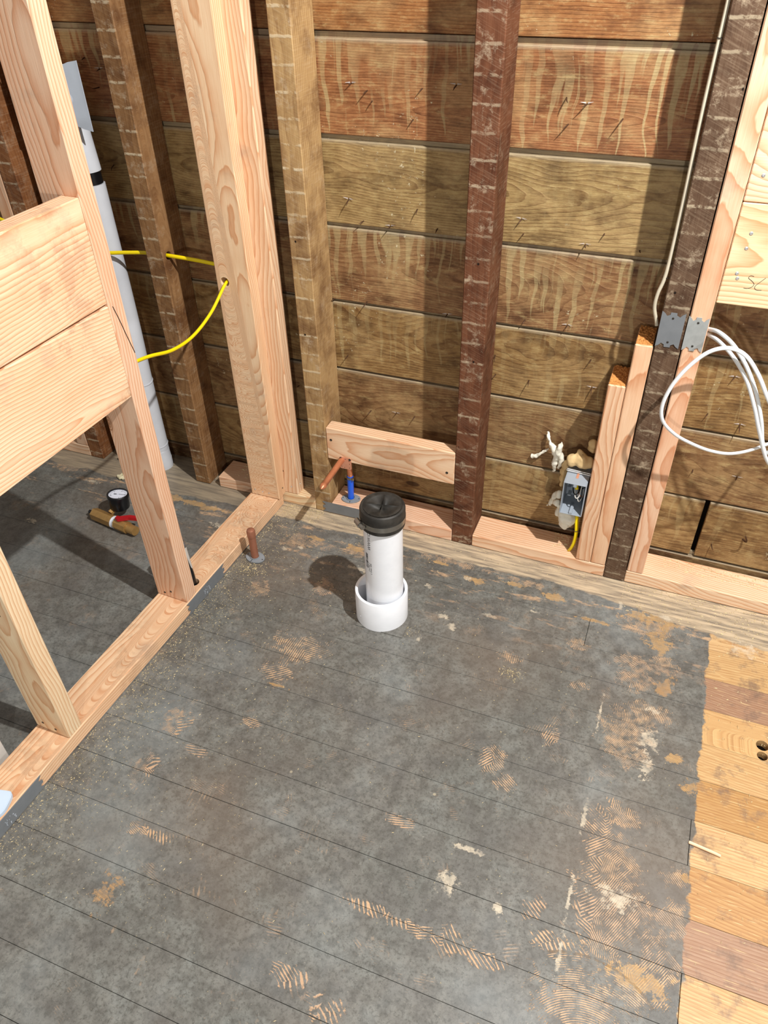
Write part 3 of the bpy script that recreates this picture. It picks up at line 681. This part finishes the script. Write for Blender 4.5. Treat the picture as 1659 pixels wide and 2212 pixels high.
# ------------------------------------------------------------------ copper stub with flange
def flange(parent, loc, r=.024, mat=M_gplas, rot=0):
    pts = []
    for k in range(40):
        a = 2*math.pi*k/40; rr_ = r*(1+.16*abs(math.cos(a))**3); pts.append((rr_*math.cos(a), rr_*.86*math.sin(a)))
    o = extrude('floor_flange', pts, .0035, mat, parent, loc, (0, 0, rot), .0006)
    lathe('split_collar', [(.0128, .0035), (.0128, .0065), (.0108, .0065), (.0108, .0035)], mat, o, (0, 0, 0), 24, closed=True)
    for s in (-1, 1): lathe('screw_hole', [(0, .0037), (.0016, .0037), (.0016, .003)], M_dark, o, (s*r*.98, 0, 0), 10)
    extrude('split', [(-.0006, -r*.84), (.0006, -r*.84), (.0006, -.011), (-.0006, -.011)], .0004, M_dark, o, (0, 0, .0035))
    return o
st = thing('copper_stub', 'short capped copper pipe standing from the floor beside the partition plate', 'pipe', (-.894, -.243, .0006), math.radians(-8))
flange(st, (0, 0, 0))
lathe('copper_tube', [(.0100, .0005), (.0100, .0935), (0, .0935)], M_cuold, st, seg=28)
lathe('copper_cap', [(.01005, .076), (.0112, .076), (.0114, .0775), (.0114, .0940), (.0100, .0985), (.0060, .1010), (0, .1014)], M_cuold, st, seg=28)

# blue sleeve with clamp, bracket and copper stub-out
so = thing('copper_stub_out', 'pointed copper stub-out with copper bracket and bright blue sleeve rising from the bottom plate', 'pipe', (-.7310, .0330, .0386))
flange(so, (0, 0, 0), .0235, M_gplas, .2)
tube('blue_sleeve', [(0, 0, .0036), (.0030, -.004, .046), (.0055, -.008, .090)], .0088, M_blue, so, 20)
tube('copper_elbow', [(.0055, -.008, .0905), (.0060, -.010, .110), (.0050, -.011, .140), (.000, -.018, .154), (-.004, -.0315, .158)], .0076, M_cu, so, 18)
lathe('crimp_clamp', [(.0090, 0), (.0100, 0), (.0100, .0065), (.0090, .0065)], M_clamp, so, (.0054, -.0078, .081), 24, closed=True)
tube('clamp_ear', [(.0155, -.014, .081), (.0155, -.014, .0875)], .0036, M_clamp, so, 10, smooth=False)
w_, h_, rc = .0335, .037, .004
pts = [(sx*(w_/2-rc)+rc*math.cos(a), sy*(h_/2-rc)+rc*math.sin(a)) for sx, sy, st_ in ((1, 1, 0), (-1, 1, 90), (-1, -1, 180), (1, -1, 270)) for a in [math.radians(st_+d) for d in (0, 30, 60, 90)]]
br = extrude('copper_bracket', pts, .0016, M_cubr, so, (.0065, -.0330, .1500), (math.pi/2, 0, 0))
for u, v in ((-.012, -.006), (-.011, -.012), (-.003, -.014), (.011, -.013), (.012, 0), (.011, .009), (0, .013), (-.013, .004)):
    lathe('punched_hole', [(0, .0018), (.0011, .0018)], M_dark, br, (u, v, 0), 8)
screw(so, (-.0065, -.0348, .1645), r=.0034); screw(so, (.0195, -.0348, .1645), r=.0034)
tube('stub_out_tube', [(-.004, -.0347, .158), (-.004, -.100, .157), (-.004, -.148, .156), (-.004, -.1492, .156), (-.004, -.1510, .156), (-.004, -.1590, .156), (-.004, -.1665, .156)], [.0079, .0079, .0079, .0087, .0087, .0072, .0012], M_cu, so, 20, smooth=False)

# ------------------------------------------------------------------ white wrapped pipe in the wall bay
wpp = thing('wrapped_vent_pipe', 'white paper-wrapped pipe standing against the plank wall behind the partition', 'pipe', (-1.372, .036, .0006))
tube('lower_wrap', [(0, 0, 0), (.002, 0, .02), (-.002, 0, .06), (0, 0, .10), (-.001, 0, .3), (.003, 0, .5), (.001, 0, .842)], [.0300, .0288, .0305, .0290, .0298, .0292, .0295], M_sleeve, wpp, 28)
tube('bare_band', [(.001, 0, .8420), (-.0005, 0, .8700)], .0262, M_black, wpp, 28, smooth=False)
tube('upper_wrap', [(-.001, 0, .8700), (-.009, 0, 1.00), (-.014, 0, 1.085)], .0295, M_sleeve, wpp, 28)
for zz in (.03, .085, .30, .52, .66):
    lathe('wrap_fold', [(.0292, -.004), (.0308, 0), (.0294, .004)], M_sleeve, wpp, (0, 0, zz), 28, (.12, .08, 0))

# ------------------------------------------------------------------ cables
yc = tube('yellow_cable', [(-1.90, .03, .800), (-1.66, -.012, .745), (-1.59, -.015, .735), (-1.50, -.010, .712), (-1.42, -.006, .690), (-1.364, -.004, .687), (-1.30, .010, .690), (-1.238, .022, .692), (-1.17, .022, .692), (-1.10, .026, .688), (-1.045, .030, .683), (-.999, .046, .678), (-.990, .046, .675), (-.9885, .020, .6745), (-.9875, -.020, .6735), (-.9855, -.050, .668), (-.985, -.12, .633), (-.987, -.20, .612), (-.988, -.28, .616), (-.989, -.36, .640), (-.990, -.4375, .6560)], .0050, M_yel, None, 10, .75)
tag(yc, 'bright yellow cable passing through the old stud and corner post and drooping to the partition', 'cable')
lc = tube('white_cable_coil', [(.0772, .0200, .694), (.098, -.012, .704), (.128, -.030, .690), (.160, -.040, .655), (.190, -.042, .605), (.215, -.045, .548), (.2300, -.040, .500), (.2450, -.036, .470), (.250, -.040, .500), (.236, -.046, .560), (.205, -.056, .615), (.180, -.060, .655), (.150, -.060, .688), (.118, -.060, .698), (.085, -.060, .684), (.056, -.062, .648), (.035, -.066, .605), (.026, -.070, .560), (.034, -.070, .525), (.062, -.066, .497), (.098, -.060, .478), (.140, -.050, .462), (.182, -.046, .462), (.225, -.040, .482), (.262, -.036, .52), (.2850, -.032, .60)], .0042, M_wcab, None, 10, .8, n=6)
tag(lc, 'white cable hanging in loose loops from the new pinkish stud at the right', 'cable')
lc2 = tube('white_cable_tail', [(.0772, .0200, .684), (.100, -.020, .690), (.132, -.042, .672), (.166, -.050, .632), (.194, -.054, .580), (.216, -.054, .53), (.250, -.046, .46), (.29, -.03, .42)], .0040, M_wcab, None, 10, .8, n=6)
tag(lc2, 'second white cable strand lying under the loop, from the same stud hole at the right', 'cable')
gc = tube('grey_cable', [(-.0190, .020, 1.36), (-.0195, .012, 1.235), (-.0215, .012, 1.077), (-.0205, .012, .93), (-.0225, .010, .803), (-.030, .008, .757), (-.0305, .010, .728), (-.022, .012, .700), (-.0192, .012, .690)], .0036, M_gcab, None, 10)
tag(gc, 'thin beige-grey cable stapled down the left side of the dark old stud', 'cable')
for zz in (1.185, .79):
    tube('staple', [(-.0155, .0085, zz), (-.0195, .0070, zz), (-.024, .0090, zz), (-.024, .015, zz)], .0008, M_scr, gc, 6, smooth=False).location = Vector((-.0155, .0085, zz))-gc.location
yb = tube('yellow_box_cable', [(-.108, .030, .1855), (-.106, .022, .150), (-.1015, .018, .115), (-.1020, .018, .080), (-.1075, .022, .052), (-.112, .028, .0385)], .0050, M_yel, None, 10, .75)
tag(yb, 'short yellow cable running from the electrical box down into the bottom plate', 'cable')
tube('staple', [(-.0975, .014, .118), (-.104, .011, .119), (-.108, .014, .118)], .0008, M_scr, yb, 6, smooth=False).location = Vector((-.0975, .014, .118))-yb.location

# foil-tipped black line by the partition stud
fl = thing('foil_wrapped_line', 'black line with crumpled silver foil and white tag behind the gauge-side partition stud', 'pipe', (-.9715, -.4140, .0386))
tube('black_line', [(0, 0, -.03), (0, 0, .03), (-.003, -.004, .085), (-.006, -.006, .16)], .0080, M_black, fl, 14)
tube('white_tag', [(-.002, .0, .050), (-.004, -.002, .118)], .0088, M_white, fl, 14, smooth=False)
blob('crumpled_foil', [((-.004, -.004, .125), .009), ((-.006, -.003, .138), .011), ((-.008, -.006, .152), .010), ((-.009, -.004, .166), .008)], M_foil, fl, .0018, .006, 160)

# ------------------------------------------------------------------ electrical box and foam
bxo = thing('electrical_box', 'open blue-grey plastic electrical box with loose wires, on the side of the cut-off stud', 'electrical box', (-.1215, .0, .186), 0)
bw, bh, bd = .054, .094, .070; tk = .0022; y0 = -.012
def slab(name, p0, p1, mat, parent):
    bm = bmesh.new(); bmesh.ops.create_cube(bm, size=1); a = Vector(p0); b = Vector(p1)
    for v in bm.verts: v.co = Vector((v.co.x*(b.x-a.x), v.co.y*(b.y-a.y), v.co.z*(b.z-a.z)))+(a+b)/2
    bmesh.ops.bevel(bm, geom=bm.edges[:], offset=.0005, segments=1, affect='EDGES')
    me = D.meshes.new(name); bm.to_mesh(me); bm.free(); return link(name, me, mat, parent)
slab('back_panel', (-bw/2, bd-tk, 0), (bw/2, bd, bh), M_box, bxo)
slab('side_panel', (-bw/2, y0, 0), (-bw/2+tk, bd-tk, bh), M_box, bxo)
slab('side_panel', (bw/2-tk, y0, 0), (bw/2, bd-tk, bh), M_box, bxo)
slab('base_panel', (-bw/2+tk, y0, 0), (bw/2-tk, bd-tk, tk), M_box, bxo)
slab('top_panel', (-bw/2+tk, y0, bh-tk), (bw/2-tk, bd-tk, bh), M_box, bxo)
slab('screw_boss', (-.004, y0, tk), (.004, .02, .008), M_box, bxo)
slab('screw_boss', (-.004, y0, bh-.010), (.004, .03, bh-tk), M_box, bxo)
slab('cable_clip', (-.016, .01, .040), (-.008, .03, .043), M_box, bxo)
slab('copper_tab', (-.003, .012, bh+.0002), (.003, .034, bh+.0012), M_cubr, bxo)
tube('fixing_nail', [(-bw/2-.002, .030, bh+.006), (bw/2+.003, .030, bh+.0025)], .0014, M_scrb, bxo, 8, smooth=False)
tube('fixing_nail', [(-bw/2-.002, .036, bh+.0065), (bw/2+.003, .036, bh+.003)], .0014, M_scrb, bxo, 8, smooth=False)
wires = [(M_white, [(.0, .06, .086), (.004, .030, .060), (.010, .006, .040), (.016, .004, .036), (.020, .020, .056), (.016, .050, .080)]),
         (M_white, [(-.002, .055, .084), (.0, .020, .062), (.004, .000, .048), (.012, .000, .050), (.014, .016, .072)]),
         (M_black, [(-.006, .060, .080), (-.006, .020, .060), (.002, .004, .052), (.010, .010, .060), (.012, .050, .070)]),
         (M_black, [(.012, .060, .082), (.014, .020, .070), (.018, .008, .050), (.014, .012, .030), (.016, .050, .020)]),
         (M_cu, [(.006, .060, .060), (.010, .015, .050), (.020, .012, .044), (.021, .040, .030)]),
         (M_black, [(.004, .060, .040), (.008, .022, .060), (.016, .014, .066), (.020, .030, .060)])]
for m_, P in wires: tube('wire', P, .0014, m_, bxo, 8)
blob('wire_nut', [((.003, .012, .066), .005), ((.003, .016, .074), .004)], M_yel, bxo, .0015, 0)

f1 = blob('expanded_foam', [((-.140, .052, .304), .017), ((-.122, .050, .308), .019), ((-.108, .054, .303), .017), ((-.128, .060, .322), .010), ((-.100, .072, .345), .013), ((-.104, .076, .330), .012)], M_foam, None, .0032, .006, 55, 1)
tag(f1, 'lumpy tan expanding foam on top of the electrical box', 'foam')
f2 = blob('expanded_foam', [((-.158, .070, .270), .013), ((-.160, .072, .250), .013), ((-.160, .074, .228), .012), ((-.157, .076, .21), .010)], M_foam, None, .003, .005, 60, 2)
tag(f2, 'tan foam strip squeezed out behind the left side of the electrical box', 'foam')
def foam_drip(P, r, label, seed):
    o = tube('foam_drip', P, r, M_foamw, None, 10, .85, n=5)
    from mathutils import noise as nz
    for v in o.data.vertices: v.co += Vector((nz.noise(v.co*130+Vector((seed, 0, 0))), nz.noise(v.co*130+Vector((0, seed, 0))), nz.noise(v.co*130+Vector((0, 0, seed)))))*.0035
    return tag(o, label, 'foam')
foam_drip([(-.216, .092, .343), (-.211, .086, .332), (-.203, .080, .318), (-.192, .078, .305), (-.186, .080, .290), (-.187, .082, .270), (-.188, .084, .252), (-.186, .088, .232)], [.0016, .0045, .006, .009, .010, .0075, .006, .003], 'white foam drip with a forked top hanging left of the electrical box', 3)
foam_drip([(-.176, .070, .335), (-.179, .072, .318), (-.180, .074, .300), (-.172, .078, .285), (-.174, .080, .262), (-.178, .084, .245)], [.0015, .0075, .009, .0065, .0055, .003], 'second white foam drip between the forked drip and the electrical box', 4)
foam_drip([(-.246, .094, .262), (-.236, .090, .268), (-.224, .088, .281), (-.214, .090, .290), (-.208, .094, .293)], [.006, .0045, .003, .004, .002], 'thin separate white foam stick on the planks at the far left of the foam', 5)
f3 = blob('expanded_foam', [((-.138, .030, .158), .018), ((-.130, .026, .145), .021), ((-.132, .034, .124), .019), ((-.150, .040, .150), .015), ((-.140, .060, .140), .020), ((-.170, .060, .178), .010), ((-.176, .066, .158), .008), ((-.184, .074, .140), .006), ((-.190, .080, .128), .004), ((-.164, .048, .196), .010), ((-.162, .040, .170), .010)], M_foamw, None, .003, .008, 70, 6)
tag(f3, 'ragged white foam mass under the electrical box', 'foam')

# ------------------------------------------------------------------ pressure gauge assembly on the floor
ga = thing('pressure_gauge', 'black pressure gauge with brass fitting and red valve handle on the floor behind the partition', 'gauge', (-1.347, -.222, .0008)); ga.scale = (1.16,)*3
gr = (math.radians(-7), math.radians(3), 0)
gb = lathe('gauge_case', [(0, 0), (.0235, 0), (.0245, .002), (.0245, .030), (.0262, .031), (.0262, .037), (.0245, .0385), (.0225, .0385), (.0220, .0350), (0, .0350)], M_black, ga, (.003, .006, .0275), 48, gr)
lathe('dial_face', [(0, .0354), (.0222, .0354)], M_face, gb, (0, 0, 0), 40)
nd = extrude('needle', [(-.010, -.0007), (-.0095, -.0012), (-.004, -.0012), (-.004, -.0004), (.019, -.0002), (.019, .0002), (-.004, .0004), (-.004, .0012), (-.0095, .0012)], .0003, M_ink, gb, (0, 0, .0362), (0, 0, .32))
lathe('needle_hub', [(0, .0005), (.0014, .0005), (.0018, 0)], M_face, gb, (0, 0, .0366), 14)
for k in range(21):
    a = math.radians(-135+k*13.5+90); r0 = .0165 if k % 5 else .0145
    tube('scale_mark', [(r0*math.cos(a), r0*math.sin(a), .0356), (.019*math.cos(a), .019*math.sin(a), .0356)], .00028 if k % 5 else .0005, M_ink, gb, 4, smooth=False)
def hexbar(name, a, b, r, mat, parent, seg=6): return tube(name, [a, b], r, mat, parent, seg, smooth=False)
body = hexbar('brass_body', (-.052, -.026, .0150), (.012, -.036, .0150), .0155, M_brass, ga); body.data.polygons.foreach_set('use_smooth', [False]*len(body.data.polygons))
tube('valve_stem', [(-.068, -.0235, .0150), (-.0525, -.026, .0150)], [.0048, .0048], M_black, ga, 12, smooth=False)
tube('sealing_tape', [(.0115, -.036, .0150), (.014, -.0363, .0150), (.018, -.037, .0150), (.022, -.0376, .0150)], [.012, .0155, .0125, .0150], M_sleeve, ga, 20)
vb = hexbar('valve_body', (.0225, -.0377, .0150), (.060, -.0435, .0150), .0150, M_brass, ga, 8); vb.data.polygons.foreach_set('use_smooth', [False]*len(vb.data.polygons))
tube('valve_tail', [(.0605, -.0436, .0150), (.085, -.0475, .0150)], .0115, M_brass, ga, 16, smooth=False)
tube('gauge_neck', [(-.006, -.020, .0250), (-.002, -.006, .030)], .0075, M_brass, ga, 6, smooth=False)
extrude('red_handle', [(0, -.006), (.008, -.008), (.030, .006), (.052, .010), (.052, .020), (.028, .016), (.008, .004), (0, .004)], .010, M_red, ga, (.030, -.040, .0305), (0, 0, 0), .001)
tube('handle_stem', [(.036, -.040, .0245), (.036, -.040, .032)], .005, M_brass, ga, 12, smooth=False)

# ------------------------------------------------------------------ things at the lower left
wb = board('drywall_scrap', (-.1265, -1.55, .0006), (-.1130, -.9640, .62), 'z', M_white, rgb('#ffffff'), None, bevel=.001)
c = wb.location.copy(); wb.location = PM(*c); wb.rotation_euler = (0, 0, TH)
tag(wb, 'white board standing behind the partition plate at the lower left edge', 'board')
screw(wb, (.0068, .268, .080), (1, 0, 0), r=.0028)
pb = [(-.05, -.034), (.008, -.034)] + [(.008+.020*math.cos(a), -.014+.020*math.sin(a)) for a in [math.radians(x) for x in (-75, -50, -25, 0)]] + [(.028+.0*k, -.014+.012*k) for k in (1,)] + [(.018+.010*math.cos(a), .004+.018*math.sin(a)) for a in [math.radians(x) for x in (25, 50, 75, 90)]] + [(-.05, .024)]
pbo = extrude('plastic_lid', pb, .010, M_pblue, None, (-1.003, -1.062, .0384), (0, 0, .25), .0012)
tag(pbo, 'pale blue plastic piece with a rounded corner on the partition plate', 'plastic piece')

# crumbs of plaster on the far floor
for (x, y, lab) in ((-1.455, -.065, 'left of the two pale plaster crumbs on the floor beyond the gauge'), (-1.355, -.090, 'right of the two pale plaster crumbs on the floor just beyond the gauge')):
    rr = random.Random(int(x*1000)); bs = [((x+rr.uniform(-.010, .010), y+rr.uniform(-.008, .008), .0062), rr.uniform(.0048, .0060)) for _ in range(8)]
    o = blob('plaster_crumb', bs, M_plaster, None, .0016, .003, 170, int(x*100)); tag(o, lab, 'plaster')
o = board('wood_chip', (.243, -.662, .0006), (.300, -.656, .0040), 'x', MN, rgb('#e6c9a4'), None, seed=4, bevel=.0008, rot=-.12); tag(o, 'long pale splinter of wood on the bare boards at the right', 'splinter')

# ------------------------------------------------------------------ sawdust and shavings
def dust(name, zones, label, seed, size=(.0008, .0022)):
    rr = random.Random(seed); bm = bmesh.new()
    for (x0, x1, y0, y1, z, n, fn) in zones:
        for _ in range(n):
            x = rr.uniform(x0, x1); y = y0+(y1-y0)*rr.random()**1.6
            if fn: x, y = fn(x, y)
            s = rr.uniform(*size); a = rr.uniform(0, 6.28); e = rr.uniform(1, 3.2)
            u = Vector((math.cos(a), math.sin(a), 0))*s*e/2; v = Vector((-math.sin(a), math.cos(a), 0))*s*.4
            p = Vector((x, y, z+.0002)); h = Vector((0, 0, s*rr.uniform(.2, .7)))
            A, B, C, T = [bm.verts.new(q) for q in (p-u, p+v, p+u, p+h)]
            bm.faces.new((A, B, T)); bm.faces.new((B, C, T)); bm.faces.new((C, A, T))
    me = D.meshes.new(name); bm.to_mesh(me); bm.free(); o = link(name, me, M_dust)
    return tag(o, label, 'sawdust', kind='stuff')
pf = lambda x, y: tuple(PM(y, x, 0)[:2])      # zone along the partition: x = along, y = distance from its face
gs = lambda cx_, cy_, r: (lambda rr: (lambda x, y: (cx_+rr.gauss(0, r), cy_+rr.gauss(0, r*.6))))(random.Random(int(cx_*1000)))
dust('sawdust', [(-1.15, -.02, .004, .10, 0, 2400, pf), (-1.15, -.02, .004, .40, 0, 1600, pf), (-.92, -.80, -.005, -.06, 0, 700, None), (-.80, -.02, -.003, -.05, 0, 350, None),
                 (0, 0, 0, 0, 0, 300, gs(-.890, -.285, .022)), (0, 0, 0, 0, 0, 160, gs(-.160, -.385, .015)), (0, 0, 0, 0, 0, 120, gs(-.44, -.345, .02)), (-.9, .2, -.1, -1.2, 0, 900, None)], 'scattered sawdust over the dark floor along the partition and wall plates', 1)
dust('wood_shavings', [(.12, .40, .080, .040, .0380, 420, None), (.04, .40, -.003, -.10, 0, 420, None), (-.16, -.10, .084, .03, .0380, 160, None), (-1.10, -1.03, .08, .02, .038, 120, None), (-.88, -.83, .08, .04, .0380, 90, None), (.26, .42, -.1, -.9, 0, 220, None)], 'pale wood shavings on the bottom plates and bare boards at the right', 2, (.001, .0034))

for o in D.objects:
    if o.type == 'MESH' and o.data and not o.data.materials: o.data.materials.append(M_white)
